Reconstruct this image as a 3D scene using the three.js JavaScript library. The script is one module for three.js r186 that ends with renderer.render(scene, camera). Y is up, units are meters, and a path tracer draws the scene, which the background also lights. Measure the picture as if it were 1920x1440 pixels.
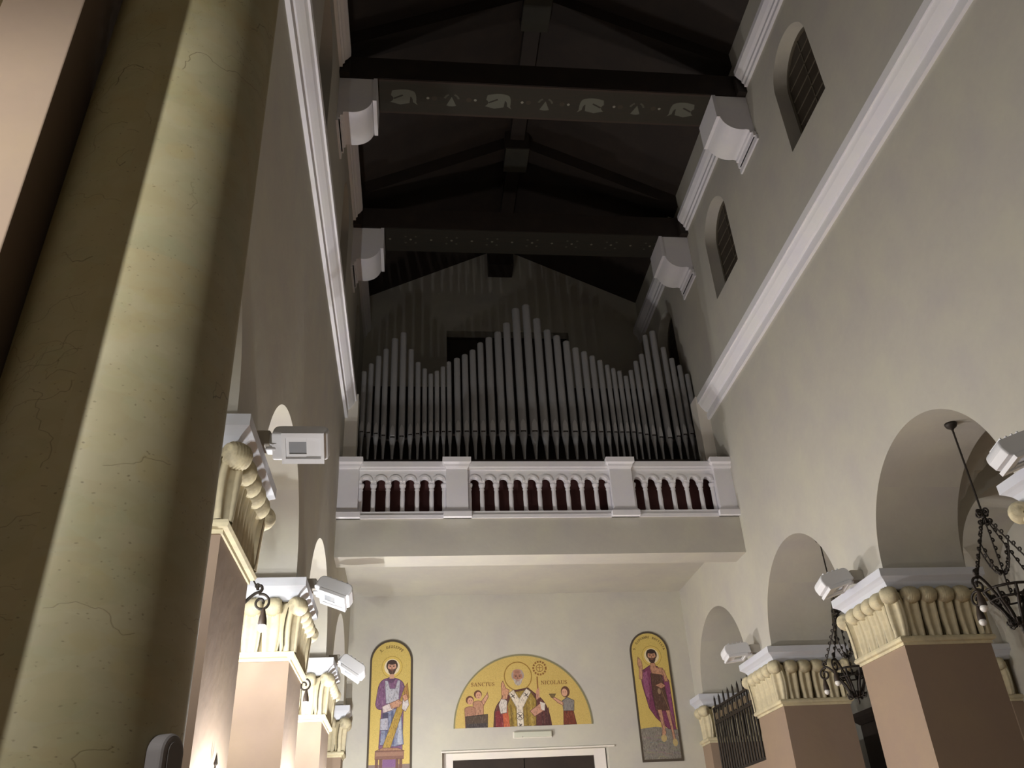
import * as THREE from 'three';
import { mergeGeometries, toCreasedNormals } from 'three/addons/utils/BufferGeometryUtils.js';
import { RoundedBoxGeometry } from 'three/addons/geometries/RoundedBoxGeometry.js';

// ------------------------------------------------------------------ camera, exposure
const scene = new THREE.Scene();
scene.background = new THREE.Color(0x000000);
const camera = new THREE.PerspectiveCamera(2 * Math.atan(720 / 1582.23) * 180 / Math.PI, 1920 / 1440, 0.05, 80);
{
  const yaw = 0.12841, pitch = 0.536864, roll = -0.056349;
  const f = new THREE.Vector3(Math.sin(yaw) * Math.cos(pitch), Math.sin(pitch), -Math.cos(yaw) * Math.cos(pitch));
  const r = new THREE.Vector3().crossVectors(f, new THREE.Vector3(0, 1, 0)).normalize();
  const u = new THREE.Vector3().crossVectors(r, f);
  const r2 = r.clone().multiplyScalar(Math.cos(roll)).addScaledVector(u, Math.sin(roll));
  const u2 = u.clone().multiplyScalar(Math.cos(roll)).addScaledVector(r, -Math.sin(roll));
  camera.matrixAutoUpdate = true;
  camera.position.set(0, 1.6, 0);
  camera.quaternion.setFromRotationMatrix(new THREE.Matrix4().makeBasis(r2, u2, f.clone().negate()));
}
const renderer = new THREE.WebGLRenderer({ antialias: true });
renderer.toneMapping = THREE.LinearToneMapping;
renderer.toneMappingExposure = 1.0;
renderer.shadowMap.enabled = true;
const LAMP = new THREE.Color(1.0, 0.995, 0.985);      // the colour of the lit bulbs
// candela of one bulb of each lit fitting, from the end wall towards the viewer
const CHANDELIER_CD = [4.4, 4.4, 1.5];
const SCONCE_CD = [22, 20, 5];
const LANTERN_CD = 15;

// ------------------------------------------------------------------ measures (metres)
const XL = -1.30, XR = 5.437, T = 1.04;               // nave faces of the two arcades, wall thickness
const ZE = -16.85, ZB = 5.40;                         // end wall, wall behind the camera
const SPRING = 4.56, EAVE = 14.14, RIDGE = 15.80, XM = (XL + XR) / 2;
const PIERZ = [-13.27, -9.65, -6.03, -2.41, 1.21];    // pier centres
const BAYZ = [-15.08, -11.46, -7.84, -4.22, -0.60, 3.02];
const AW = 2.95;                                      // aisle width

// ------------------------------------------------------------------ helpers
let seed = 7;
const rnd = () => { seed = (seed * 1664525 + 1013904223) >>> 0; return seed / 4294967296; };
const lin = (r, g, b) => new THREE.Color().setRGB(r, g, b);
const used = {};
function numbered(n) {
  if (!(n in used)) { used[n] = 0; return n; }
  used[n]++; return n + '_' + String(used[n]).padStart(3, '0');
}
function sh(o) { o.castShadow = true; o.receiveShadow = true; return o; }
function mesh(name, geo, mat, parent) {
  if (Array.isArray(geo)) geo = geo.length > 1 ? mergeGeometries(geo.map(g => { const h = g.index ? g.toNonIndexed() : g; if (!h.attributes.uv) h.setAttribute('uv', new THREE.Float32BufferAttribute(new Float32Array(h.attributes.position.count * 2), 2)); for (const k of Object.keys(h.attributes)) if (!['position', 'normal', 'uv'].includes(k)) h.deleteAttribute(k); return h; })) : geo[0];
  const m = sh(new THREE.Mesh(geo, mat)); m.name = parent ? name : numbered(name);
  (parent || scene).add(m); return m;
}
function tag(o, label, category, group, kind) {
  o.userData.label = label; o.userData.category = category;
  if (group) o.userData.group = group;
  if (kind) o.userData.kind = kind;
  return o;
}
function thing(name, label, category, pos = [0, 0, 0], group, kind) {
  const g = new THREE.Group(); g.name = numbered(name); g.position.set(...pos); scene.add(g);
  return tag(g, label, category, group, kind);
}
function struct(name, geo, mat, label, category) { return tag(mesh(name, geo, mat), label, category, null, 'structure'); }
function copy(o, pos, label) { const c = o.clone(); c.name = numbered(o.name.replace(/_\d\d\d$/, '')); c.userData = { ...o.userData }; if (label) c.userData.label = label; if (pos) c.position.set(...pos); scene.add(c); return c; }
function box(x0, x1, y0, y1, z0, z1) { const g = new THREE.BoxGeometry(Math.abs(x1 - x0), Math.abs(y1 - y0), Math.abs(z1 - z0)); boxUV(g); g.translate((x0 + x1) / 2, (y0 + y1) / 2, (z0 + z1) / 2); return g; }
function boxUV(g) {                                    // uv in metres
  const p = g.attributes.position, n = g.attributes.normal, uv = g.attributes.uv;
  for (let i = 0; i < p.count; i++) {
    const ax = Math.abs(n.getX(i)), ay = Math.abs(n.getY(i)), az = Math.abs(n.getZ(i));
    if (ax > ay && ax > az) uv.setXY(i, p.getZ(i), p.getY(i));
    else if (ay > az) uv.setXY(i, p.getX(i), p.getZ(i));
    else uv.setXY(i, p.getX(i), p.getY(i));
  }
}
function rbox(w, h, d, r, x = 0, y = 0, z = 0) { const g = new RoundedBoxGeometry(w, h, d, 2, r); g.translate(x, y, z); return g; }
function shapeOf(pts) { const s = new THREE.Shape(); pts.forEach(([a, b], i) => i ? s.lineTo(a, b) : s.moveTo(a, b)); s.closePath(); return s; }
// extrude a (u = -z, v = y) outline from x0 to x1
function extrudeX(shape, x0, x1, seg = 24) { const g = new THREE.ExtrudeGeometry(shape, { depth: x1 - x0, bevelEnabled: false, curveSegments: seg }); g.rotateY(Math.PI / 2); g.translate(x0, 0, 0); return g; }
// extrude an (x, y) outline from z0 to z1
function extrudeZ(shape, z0, z1, seg = 24) { const g = new THREE.ExtrudeGeometry(shape, { depth: z1 - z0, bevelEnabled: false, curveSegments: seg }); g.translate(0, 0, z0); return g; }
// stacked mitred rectangle: profile of [offset, y]; half sizes hx, hz
function stack(profile, hx, hz, cap = true, m = [1, 1, 1, 1]) {      // m: which sides (+x, -x, +z, -z) take the offset
  const pos = [], uv = [];
  const ring = ([o, y]) => { const a = hx + o * m[0], b = -hx - o * m[1], c = hz + o * m[2], d = -hz - o * m[3]; return [[b, y, c], [a, y, c], [a, y, d], [b, y, d]]; };
  const quad = (a, b, c, d) => { for (const p of [a, b, c, a, c, d]) { pos.push(...p); uv.push(p[0] + p[2], p[1]); } };
  for (let i = 0; i + 1 < profile.length; i++) { const A = ring(profile[i]), B = ring(profile[i + 1]); for (let k = 0; k < 4; k++) { const l = (k + 1) % 4; quad(A[k], A[l], B[l], B[k]); } }
  if (cap) { const B = ring(profile[profile.length - 1]); quad(B[0], B[1], B[2], B[3]); const A = ring(profile[0]); quad(A[3], A[2], A[1], A[0]); }
  const g = new THREE.BufferGeometry();
  g.setAttribute('position', new THREE.Float32BufferAttribute(pos, 3)); g.setAttribute('uv', new THREE.Float32BufferAttribute(uv, 2));
  g.computeVertexNormals(); return g;
}
function lathe(pts, seg = 20) { return new THREE.LatheGeometry(pts.map(p => new THREE.Vector2(p[0], p[1])), seg); }
function tube(pts, r, seg = 16, rad = 6) { return new THREE.TubeGeometry(new THREE.CatmullRomCurve3(pts.map(p => new THREE.Vector3(...p))), seg, r, rad, false); }
function bar(a, b, r, rad = 6) { return new THREE.TubeGeometry(new THREE.LineCurve3(new THREE.Vector3(...a), new THREE.Vector3(...b)), 1, r, rad, false); }
function spiral(cx, cy, r0, r1, a0, turns, n = 14) { const o = []; for (let i = 0; i <= n; i++) { const t = i / n, a = a0 + turns * 2 * Math.PI * t, r = r0 + (r1 - r0) * t; o.push([cx + r * Math.cos(a), cy + r * Math.sin(a), 0]); } return o; }

// ------------------------------------------------------------------ procedural textures
function hash(x, y, s) { let h = (x * 374761393 + y * 668265263 + s * 974711) | 0; h = Math.imul(h ^ (h >>> 13), 1274126177); h ^= h >>> 16; return (h >>> 0) / 4294967296; }
function vnoise(x, y, per, s) {
  const xi = Math.floor(x), yi = Math.floor(y), fx = x - xi, fy = y - yi, m = a => ((a % per) + per) % per;
  const u = fx * fx * (3 - 2 * fx), v = fy * fy * (3 - 2 * fy);
  const a = hash(m(xi), m(yi), s), b = hash(m(xi + 1), m(yi), s), c = hash(m(xi), m(yi + 1), s), d = hash(m(xi + 1), m(yi + 1), s);
  return (a * (1 - u) + b * u) * (1 - v) + (c * (1 - u) + d * u) * v;
}
function fbm(x, y, per, oct, s) { let a = 0, w = .5, t = 0; for (let i = 0; i < oct; i++) { a += w * vnoise(x, y, per, s + i); t += w; w *= .55; x *= 2; y *= 2; per *= 2; } return a / t; }
function dataTex(n, fn, metres, srgb = true) {
  const d = new Uint8Array(n * n * 4);
  for (let j = 0; j < n; j++) for (let i = 0; i < n; i++) { const c = fn(i / n, j / n); const k = (j * n + i) * 4; for (let q = 0; q < 3; q++) d[k + q] = Math.max(0, Math.min(255, Math.round(c[q]))); d[k + 3] = 255; }
  const t = new THREE.DataTexture(d, n, n); t.wrapS = t.wrapT = THREE.RepeatWrapping; t.magFilter = THREE.LinearFilter; t.minFilter = THREE.LinearMipmapLinearFilter; t.generateMipmaps = true;
  t.repeat.set(1 / metres, 1 / metres); if (srgb) t.colorSpace = THREE.SRGBColorSpace; t.needsUpdate = true; return t;
}
const patchy = (r, g, b, amp, s, scale = 6) => dataTex(256, (u, v) => { const n = fbm(u * scale, v * scale, scale, 5, s) - .5, q = fbm(u * scale * 8, v * scale * 8, scale * 8, 2, s + 31) - .5; const k = 1 + amp * n * 2 + amp * .5 * q; return [r * k, g * k * (1 + .01 * n), b * k * (1 - .05 * n)]; }, 2.5);
const bumpT = dataTex(256, (u, v) => { const n = 128 + 200 * (fbm(u * 10, v * 10, 10, 5, 91) - .5); return [n, n, n]; }, 1.2, false);
const std = (o) => new THREE.MeshStandardMaterial(o);
const M = {
  wall: std({ map: patchy(189, 186, 176, .035, 3), bumpMap: bumpT, bumpScale: .003, roughness: .92 }),
  pier: std({ map: patchy(146, 127, 109, .03, 12), bumpMap: bumpT, bumpScale: .003, roughness: .9 }),
  white: std({ map: patchy(234, 233, 238, .02, 21), roughness: .8 }),
  abacus: std({ map: patchy(206, 209, 218, .02, 27), roughness: .8 }),
  plaster: std({ map: patchy(226, 221, 212, .02, 23), roughness: .85 }),
  stone: std({ map: patchy(196, 186, 156, .16, 33, 12), bumpMap: bumpT, bumpScale: .004, roughness: .85 }),
  bell: std({ color: lin(.20, .165, .095), roughness: .95 }),
  darkwood: std({ map: patchy(42, 33, 27, .2, 43, 10), roughness: .75 }),
  boss: std({ map: patchy(62, 60, 52, .1, 45), roughness: .85 }),
  iron: std({ color: lin(.028, .022, .018), roughness: .55, metalness: .4 }),
  pipe: std({ color: lin(.36, .36, .37), roughness: .45, metalness: .3 }),
  pipeMouth: std({ color: lin(.50, .50, .51), roughness: .45, metalness: .3 }),
  maroon: std({ map: patchy(84, 48, 46, .15, 47), roughness: .9 }),
  lampBody: std({ color: lin(.72, .73, .76), roughness: .45 }),
  lampArm: std({ color: lin(.42, .39, .34), roughness: .6 }),
  lampGlass: new THREE.MeshPhysicalMaterial({ color: lin(.30, .32, .35), roughness: .12, clearcoat: 1 }),
  bulbOff: std({ color: lin(.82, .81, .78), roughness: .3 }),
  bulbOn: std({ color: lin(1, .95, .9), emissive: LAMP, emissiveIntensity: 12, roughness: .4 }),
  socket: std({ color: lin(.035, .022, .014), roughness: .6 }),
  candle: std({ color: lin(.75, .6, .42), roughness: .6 }),
  glassDark: new THREE.MeshPhysicalMaterial({ color: lin(.040, .030, .021), roughness: .6, clearcoat: 0 }),
  lead: std({ color: lin(.10, .085, .06), roughness: .6 }),
  floor: std({ map: patchy(140, 108, 80, .12, 51), roughness: .4 }),
  speaker: std({ color: lin(.17, .155, .15), roughness: .7 }),
  emergency: std({ color: lin(.55, .56, .47), roughness: .35 }),
  bronze: std({ color: lin(.22, .17, .11), roughness: .6, metalness: .3 }),
  chrome: std({ color: lin(.8, .8, .78), roughness: .2, metalness: .9 }),
};

// ------------------------------------------------------------------ the shell
struct('floor', box(XL - T - AW - .3, XR + T + AW + .3, -.3, 0, ZE - .5, ZB + .4), M.floor, 'pale stone floor of the nave and aisles', 'floor');

// arcade walls: arches below, clerestory windows above
const WINZ = [-15.08, -11.46, -7.84], WIN_R = .58, WIN_SPRING = 11.9, WIN_SILL = 10.68;
function arcadeWall(name, x0, x1, arches, label) {
  const s = new THREE.Shape();
  s.moveTo(-ZB, SPRING);
  for (const [zc, r] of arches) {                       // u = -z runs from the back to the end wall
    s.lineTo(-zc - r, SPRING);
    if (r > 1.4) { s.lineTo(-zc - r, 6.5); s.lineTo(2.94, 6.5); s.lineTo(2.94, SPRING); continue; }   // the tall opening beside the marble column
    s.absarc(-zc, SPRING, r, Math.PI, 0, true);
  }
  s.lineTo(-ZE, SPRING); s.lineTo(-ZE, EAVE + .1); s.lineTo(-ZB, EAVE + .1); s.closePath();
  for (const z of WINZ) {
    const h = new THREE.Path(); h.moveTo(-z - WIN_R, WIN_SILL); h.lineTo(-z + WIN_R, WIN_SILL); h.lineTo(-z + WIN_R, WIN_SPRING);
    h.absarc(-z, WIN_SPRING, WIN_R, 0, Math.PI, false); h.lineTo(-z - WIN_R, WIN_SILL); s.holes.push(h);
  }
  return struct(name, toCreasedNormals(extrudeX(s, x0, x1, 40), .5), M.wall, label, 'wall');
}
const R = 1.28;
const archesR = [...BAYZ].reverse().map(z => [z, R]);
const archesL = [[3.02, R], [-.755, 1.435], [-4.22, R], [-7.84, R], [-11.46, R], [-15.08, R]];
arcadeWall('wall_right', XR, XR + T, archesR, 'cream arcade wall with round arches, the unlit side');
arcadeWall('wall_left', XL - T, XL, archesL, 'cream arcade wall with round arches, the side with lit lamps');

// end wall with gable, doorway and a rectangular opening behind the organ
const DOOR = { x0: .496, x1: 3.606, top: 3.78 };
{
  const xo0 = XL - T - AW - .3, xo1 = XR + T + AW + .3;
  const s = shapeOf([[xo0, 0], [DOOR.x0, 0], [DOOR.x0, DOOR.top], [DOOR.x1, DOOR.top], [DOOR.x1, 0], [xo1, 0], [xo1, 7], [XR + T, 7], [XR + T, EAVE], [XR, EAVE], [XM, RIDGE], [XL, EAVE], [XL - T, EAVE], [XL - T, 7], [xo0, 7]]);
  const h = new THREE.Path(); h.moveTo(.66, 11.5); h.lineTo(3.63, 11.5); h.lineTo(3.63, 13.19); h.lineTo(.66, 13.19); h.closePath(); s.holes.push(h);
  struct('wall_end', extrudeZ(s, ZE - .45, ZE), M.wall, 'cream end wall with the doorway, mosaics and the gable above the organ', 'wall');
  struct('wall_back', extrudeZ(shapeOf([[xo0, 0], [xo1, 0], [xo1, 7], [XR + T, 7], [XR + T, EAVE], [XR, EAVE], [XM, RIDGE], [XL, EAVE], [XL - T, EAVE], [XL - T, 7], [xo0, 7]]), ZB, ZB + .3), M.wall, 'cream wall behind the viewer closing the nave', 'wall');
}
// aisle walls and aisle vaults
function aisle(side) {
  const name = side > 0 ? 'right' : 'left';
  const xi = side > 0 ? XR + T : XL - T, xo = xi + side * AW;
  struct('wall_' + name + '_aisle', box(xo, xo + side * .3, 0, 7, ZE, ZB), M.wall, side > 0 ? 'outer wall of the dim aisle behind the iron grille' : 'outer wall of the lamp-lit aisle', 'wall');
  const nx = 28, rx = AW / 2, cx = (xi + xo) / 2; const zs = [];
  const bays = (side > 0 ? archesR : archesL);
  const H = (x, z) => {
    const bx = Math.sqrt(Math.max(0, rx * rx - (x - cx) ** 2));
    let bz = 0; for (const [zc, r] of bays) { const d = Math.abs(z - zc); if (d < r + .05) bz = Math.max(bz, Math.sqrt(Math.max(0, (r + .05) ** 2 - d * d)) * (rx / r)); }
    return SPRING + .1 + Math.max(bx, bz) * 1.02;
  };
  const pos = [], idx = []; const nz = 230;
  for (let j = 0; j <= nz; j++) for (let i = 0; i <= nx; i++) { const z = ZE + (ZB - ZE) * j / nz, x = cx - rx * Math.cos(Math.PI * i / nx); pos.push(x, H(x, z), z); }
  for (let j = 0; j < nz; j++) for (let i = 0; i < nx; i++) { const a = j * (nx + 1) + i; idx.push(a, a + 1, a + nx + 1, a + 1, a + nx + 2, a + nx + 1); }
  const g = new THREE.BufferGeometry(); g.setAttribute('position', new THREE.Float32BufferAttribute(pos, 3));
  const uv = []; for (let i = 0; i < pos.length; i += 3) uv.push(pos[i], pos[i + 2]); g.setAttribute('uv', new THREE.Float32BufferAttribute(uv, 2));
  g.setIndex(idx); const gg = toCreasedNormals(g, .5);
  struct('ceiling_' + name + '_aisle', [gg, box(xi, xo, 6.7, 7, ZE, ZB)], M.wall, side > 0 ? 'groin vault of the dim aisle' : 'groin vault of the lamp-lit aisle', 'ceiling');
  // transverse arches springing from the piers
  const zz = side > 0 ? PIERZ : [-13.27, -9.65, -6.03, -2.56, 1.21];
  zz.forEach(z => {
    const s = new THREE.Shape(); s.moveTo(xi, SPRING); s.absarc(cx, SPRING, rx - .16, Math.PI, 0, true); // inner line of the arch
    const a = Math.min(xi, xo), b = Math.max(xi, xo);
    const t = new THREE.Shape(); t.moveTo(a, SPRING); t.lineTo(cx - rx + .16, SPRING); t.absarc(cx, SPRING, rx - .16, Math.PI, 0, true); t.lineTo(b, SPRING); t.lineTo(b, 6.8); t.lineTo(a, 6.8); t.closePath();
    struct('trim_' + (++trimNo), toCreasedNormals(extrudeZ(t, z - .3, z + .3, 28), .5), M.wall, 'transverse arch across the ' + (side > 0 ? 'dim' : 'lamp-lit') + ' aisle, springing from ' + pierOrdinal(z) + ' pier before the end wall', 'arch');
  });
}
let trimNo = 0;
function pierOrdinal(z) { const k = Math.round((-13.27 - z) / -3.62); return ['the first', 'the second', 'the third', 'the fourth', 'the fifth'][k]; }
aisle(1); aisle(-1);

// roof planes (dark boards) and ridge
{
  const th = .25, s = shapeOf([[XL - .9, EAVE - .9 * .493], [XM, RIDGE], [XR + .9, EAVE - .9 * .493], [XR + .9, EAVE - .9 * .493 + th], [XM, RIDGE + th], [XL - .9, EAVE - .9 * .493 + th]]);
  struct('ceiling', extrudeZ(s, ZE - .4, ZB + .3), M.darkwood, 'dark timber pitched roof over the nave', 'ceiling');
}
// ------------------------------------------------------------------ cornices
function profileTrim(face, side, pts, z0, z1, mat, label) {  // pts: [distance from wall, y]
  const s = shapeOf(pts.map(([d, y]) => [face - side * d, y]));
  return struct('trim_' + (++trimNo), extrudeZ(s, z0, z1), mat, label, 'cornice');
}
const STRING = [[0, 8.93], [.05, 8.93], [.05, 9.05], [.035, 9.06], [.035, 9.09], [.07, 9.10], [.10, 9.14], [.14, 9.20], [.165, 9.27], [.19, 9.27], [.19, 9.40], [0, 9.42]];
const TOPC = [[0, 12.93], [.05, 12.93], [.05, 13.0], [.08, 13.02], [.08, 13.08], [.12, 13.12], [.17, 13.2], [.17, 13.3], [0, 13.32]];
for (const [face, side, w] of [[XR, 1, 'unlit'], [XL, -1, 'lamp-lit']]) {
  profileTrim(face, side, STRING, -13.45, ZB, M.white, 'white moulded string course running along the wall of the ' + w + ' arcade');
  for (const [a, b, n] of [[ZE, -13.62, 'above the organ'], [-12.72, -10.02, 'between the two painted beams'], [-9.12, -6.45, 'in the bay before the first painted beam'], [-5.6, ZB, 'over the viewer']])
    profileTrim(face, side, TOPC, a, b, M.white, 'white eaves cornice ' + n + ' on the ' + w + ' arcade wall');
  // pilaster under the end of the string course, standing on the gallery
  struct('trim_' + (++trimNo), box(face, face - side * .22, 6.9, 9.42, -13.75, -13.44), M.plaster, 'plain pilaster on the gallery under the string course of the ' + w + ' arcade', 'pilaster');
}

// ------------------------------------------------------------------ clerestory windows
let winNo = 0;
function clerestory(side, z) {
  const face = side > 0 ? XR : XL, xg = face + side * .25;
  const nth = { '-7.84': 'third', '-11.46': 'second', '-15.08': 'first' }[String(z)];
  const w = thing('window_' + (++winNo), `dark round-arched clerestory window, ${nth} from the gable, above the ${side > 0 ? 'unlit' : 'lamp-lit'} arcade`, 'window', [xg, WIN_SILL, z], null, 'structure');
  const r = WIN_R, hs = WIN_SPRING - WIN_SILL;
  const outer = new THREE.Shape(); outer.moveTo(-r, 0); outer.lineTo(r, 0); outer.lineTo(r, hs); outer.absarc(0, hs, r, 0, Math.PI, false); outer.closePath();
  const i = r - .05, inner = new THREE.Path(); inner.moveTo(-i, .05); inner.lineTo(i, .05); inner.lineTo(i, hs); inner.absarc(0, hs, i, 0, Math.PI, false); inner.closePath(); outer.holes.push(inner);
  mesh('window_frame', extrudeX(outer, -.03, .03, 20), M.lead, w);
  // glass in bands, each pane clipped to the arch
  const y0 = .05, y1 = hs + i, rows = 7;
  for (let k = 0; k < rows; k++) {
    const a = y0 + (y1 - y0) * k / rows, b = y0 + (y1 - y0) * (k + 1) / rows;
    for (const q of [-1, 1]) {
      const pts = []; const half = y => y <= hs ? i : Math.sqrt(Math.max(0, i * i - (y - hs) ** 2));
      for (let t = 0; t <= 6; t++) { const y = a + (b - .012 - a) * t / 6; pts.push([q * half(y), y]); }
      pts.push([q * .008, b - .012], [q * .008, a]);
      if (q < 0) pts.reverse();
      mesh('pane', extrudeX(shapeOf(pts), -.006, .006), M.glassDark, w);
    }
    if (k) { const y = a - .006, hw = y <= hs ? i : Math.sqrt(Math.max(0, i * i - (y - hs) ** 2)); mesh('glazing_bar', box(-.016, .016, y - .009, y + .009, -hw, hw), M.lead, w); }
  }
  mesh('mullion', box(-.016, .016, .05, hs + i, -.009, .009), M.lead, w);
  return w;
}
for (const z of [-7.84, -11.46, -15.08]) { clerestory(1, z); clerestory(-1, z); }
{ // dark opening in the gable behind the organ: a louvred window
  const w = thing('window_' + (++winNo), 'wide dark rectangular window in the gable behind the organ pipes', 'window', [2.145, 11.5, ZE - .3], null, 'structure');
  mesh('window_frame', [box(-1.485, 1.485, 0, .06, -.03, .03), box(-1.485, 1.485, 1.63, 1.69, -.03, .03), box(-1.485, -1.42, 0, 1.69, -.03, .03), box(1.42, 1.485, 0, 1.69, -.03, .03)], M.darkwood, w);
  for (let k = 0; k < 4; k++) mesh('pane', box(-1.42 + .71 * k + .01, -1.42 + .71 * (k + 1) - .01, .06, 1.63, -.006, .006), M.glassDark, w);
}

// ------------------------------------------------------------------ gallery
{
  const g = thing('floor_gallery', 'cream organ gallery spanning the nave with a deep front beam', 'gallery', [0, 0, 0], null, 'structure');
  mesh('front_beam', box(XL, XR, 6.19, 6.82, -13.5, -13.0), M.wall, g);
  mesh('soffit_slab', box(XL, XR, 6.72, 6.9, ZE, -13.5), M.wall, g);
}
// balustrade
{
  const zf = -13.0, b = thing('balustrade', 'white stone balustrade with little arches between balusters along the organ gallery', 'balustrade', [0, 6.82, -13.1]);
  const dz = 0;
  mesh('base_moulding', [box(XL, XR, 0, .06, -.12, .13), box(XL, XR, .06, .13, -.10, .10)], M.white, b);
  const peds = [[XL, -.97], [.475, .835], [3.28, 3.655], [5.13, XR]];
  for (const [x0, x1] of peds) {
    const c = (x0 + x1) / 2, hx = (x1 - x0) / 2; const p = mesh('pedestal', stack([[.0, .13], [0, .90]], hx, .11).translate(c, 0, .03), M.white, b);
    mesh('pedestal_base', stack([[.05, 0], [.05, .09], [.03, .12], [.0, .15]], hx, .12).translate(c, 0, .035), M.white, p);
    mesh('pedestal_cap', stack([[0, .88], [.02, .91], [.03, .95], [.06, .98], [.06, 1.07]], hx, .12).translate(c, 0, .035), M.white, p);
  }
  const secs = [[-.97, .475, 6], [.835, 3.28, 10], [3.655, 5.13, 6]];
  const balGeo = lathe([[.0, .13], [.056, .13], [.056, .16], [.044, .17], [.036, .19], [.037, .28], [.039, .36], [.037, .44], [.034, .53], [.042, .545], [.042, .56], [.034, .575], [.048, .60], [.056, .635], [.056, .66], [0, .66]], 16);
  for (const [x0, x1, n] of secs) {
    const st = (x1 - x0) / n; // arch panel
    const s = new THREE.Shape(); s.moveTo(x0, .655); const ro = .075;
    for (let k = 0; k < n; k++) { const c = x0 + st * (k + .5); s.lineTo(c - ro, .655); s.absarc(c, .685, ro, Math.PI, 0, true); s.lineTo(c + ro, .655); }
    s.lineTo(x1, .655); s.lineTo(x1, .89); s.lineTo(x0, .89); s.closePath();
    const panel = mesh('arch_panel', extrudeZ(s, -.05, .06, 12), M.white, b);
    for (let k = 0; k < n; k++) { const c = x0 + st * (k + .5); const a = new THREE.Shape(); a.absarc(c, .685, ro + .035, 0, Math.PI, false); a.lineTo(c - ro, .685); a.absarc(c, .685, ro, Math.PI, 0, true); a.closePath(); mesh('arch_moulding', extrudeZ(a, .06, .078, 10), M.white, panel); }
    mesh('rail', [box(x0, x1, .885, .93, -.09, .085), box(x0, x1, .93, 1.03, -.12, .115)], M.white, b);
    for (let k = 0; k <= n; k++) { const x = x0 + st * k; const m = mesh('baluster', balGeo, M.white, b); m.position.set(Math.min(Math.max(x, x0 + .03), x1 - .03), 0, 0); }
  }
}
tag(mesh('parapet_board', box(XL, XR, 6.9, 7.78, -13.42, -13.38), M.maroon), 'dark maroon boarding behind the white gallery balustrade', 'board');

// ------------------------------------------------------------------ organ
{
  const zP = -14.0, k = 14.0 / 14.3;
  const o = thing('pipe_organ', 'pipe organ with rows of grey metal pipes standing in the dark gallery', 'organ', [0, 6.9, zP]);
  mesh('case', [box(-1.15, 5.3, 0, 1.3, -.9, -.12), box(-1.15, 5.3, 1.3, 1.42, -.5, .12)], M.darkwood, o);
  mesh('added_dark_box', box(-.95, 5.15, 1.42, 3.38, -1.9, -.6), M.darkwood, o);  // box added so the gaps between the lower pipes stay dark
  const xs = [-1.06, -.93, -.79, -.65, -.48, -.31, -.15, -.01, .12, .24, .36, .48, .60, .76, .92, 1.08, 1.24, 1.42, 1.61, 1.80, 2.01, 2.23, 2.44, 2.64, 2.83, 3.02, 3.20, 3.37, 3.53, 3.68, 3.82, 3.94, 4.06, 4.18, 4.30, 4.43, 4.57, 4.71, 4.88, 5.06, 5.20, 5.34, 5.47];
  const tops = [10.42, 10.6, 10.78, 10.95, 11.2, 11.35, 10.95, 10.65, 10.5, 10.38, 10.45, 10.55, 10.67, 10.75, 10.84, 10.95, 11.13, 11.26, 11.4, 11.63, 12.0, 12.1, 11.75, 11.47, 11.33, 11.2, 11.04, 10.95, 10.85, 10.75, 10.64, 10.56, 10.5, 10.38, 10.52, 10.74, 10.91, 11.39, 11.49, 11.09, 10.82, 10.65, 10.44];
  const my = [9.07, 9.05, 9.03, 8.99, 8.95, 8.97, 9.01, 9.03, 9.06];
  const scaleY = y => (y - 1.6) * k + 1.6 - 6.9;
  xs.forEach((x, i) => {
    const X = x * k, left = i ? xs[i] - xs[i - 1] : .13, right = i < xs.length - 1 ? xs[i + 1] - xs[i] : .13;
    const r = Math.min(left, right) * k * .39;
    const mo = scaleY(i < 9 ? my[i] : i > 33 ? my[42 - i] : 9.08), top = scaleY(tops[i]), fb = 1.42;
    const p = mesh('pipe', lathe([[r, mo], [r, top - .015], [r * .96, top], [r * .85, top], [r * .85, top - .12]], 18), M.pipe, o); p.position.set(X, 0, 0);
    mesh('foot', lathe([[.018, fb], [r * .55, fb + (mo - fb) * .55], [r * .98, mo - .03], [r * .98, mo]], 18), M.pipe, p);
    // mouth: a pointed upper lip in front of the pipe
    const s = new THREE.Shape(); const w = r * .62; s.moveTo(-w, 0); s.lineTo(w, 0); s.lineTo(w, .07 + r * .4); s.quadraticCurveTo(w * .85, .11 + r, 0, .13 + r * 1.4); s.quadraticCurveTo(-w * .85, .11 + r, -w, .07 + r * .4); s.closePath();
    const mg = new THREE.ExtrudeGeometry(s, { depth: .012, bevelEnabled: true, bevelSize: .004, bevelThickness: .004, bevelSegments: 1, curveSegments: 6 }); mg.translate(0, mo + .025, r * .86); mesh('mouth', mg, M.pipeMouth, p);
    mesh('mouth_slot', box(-w, w, mo - .002, mo + .024, r * .80, r * 1.0), M.darkwood, p);
  });
  const rail = xs.map((x, i) => [x * k, scaleY(i < 9 ? my[i] : i > 33 ? my[42 - i] : 9.08) + .0, -.07]);
  mesh('rack_rail', tube(rail, .028, 120, 6), M.darkwood, o);
}

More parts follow.
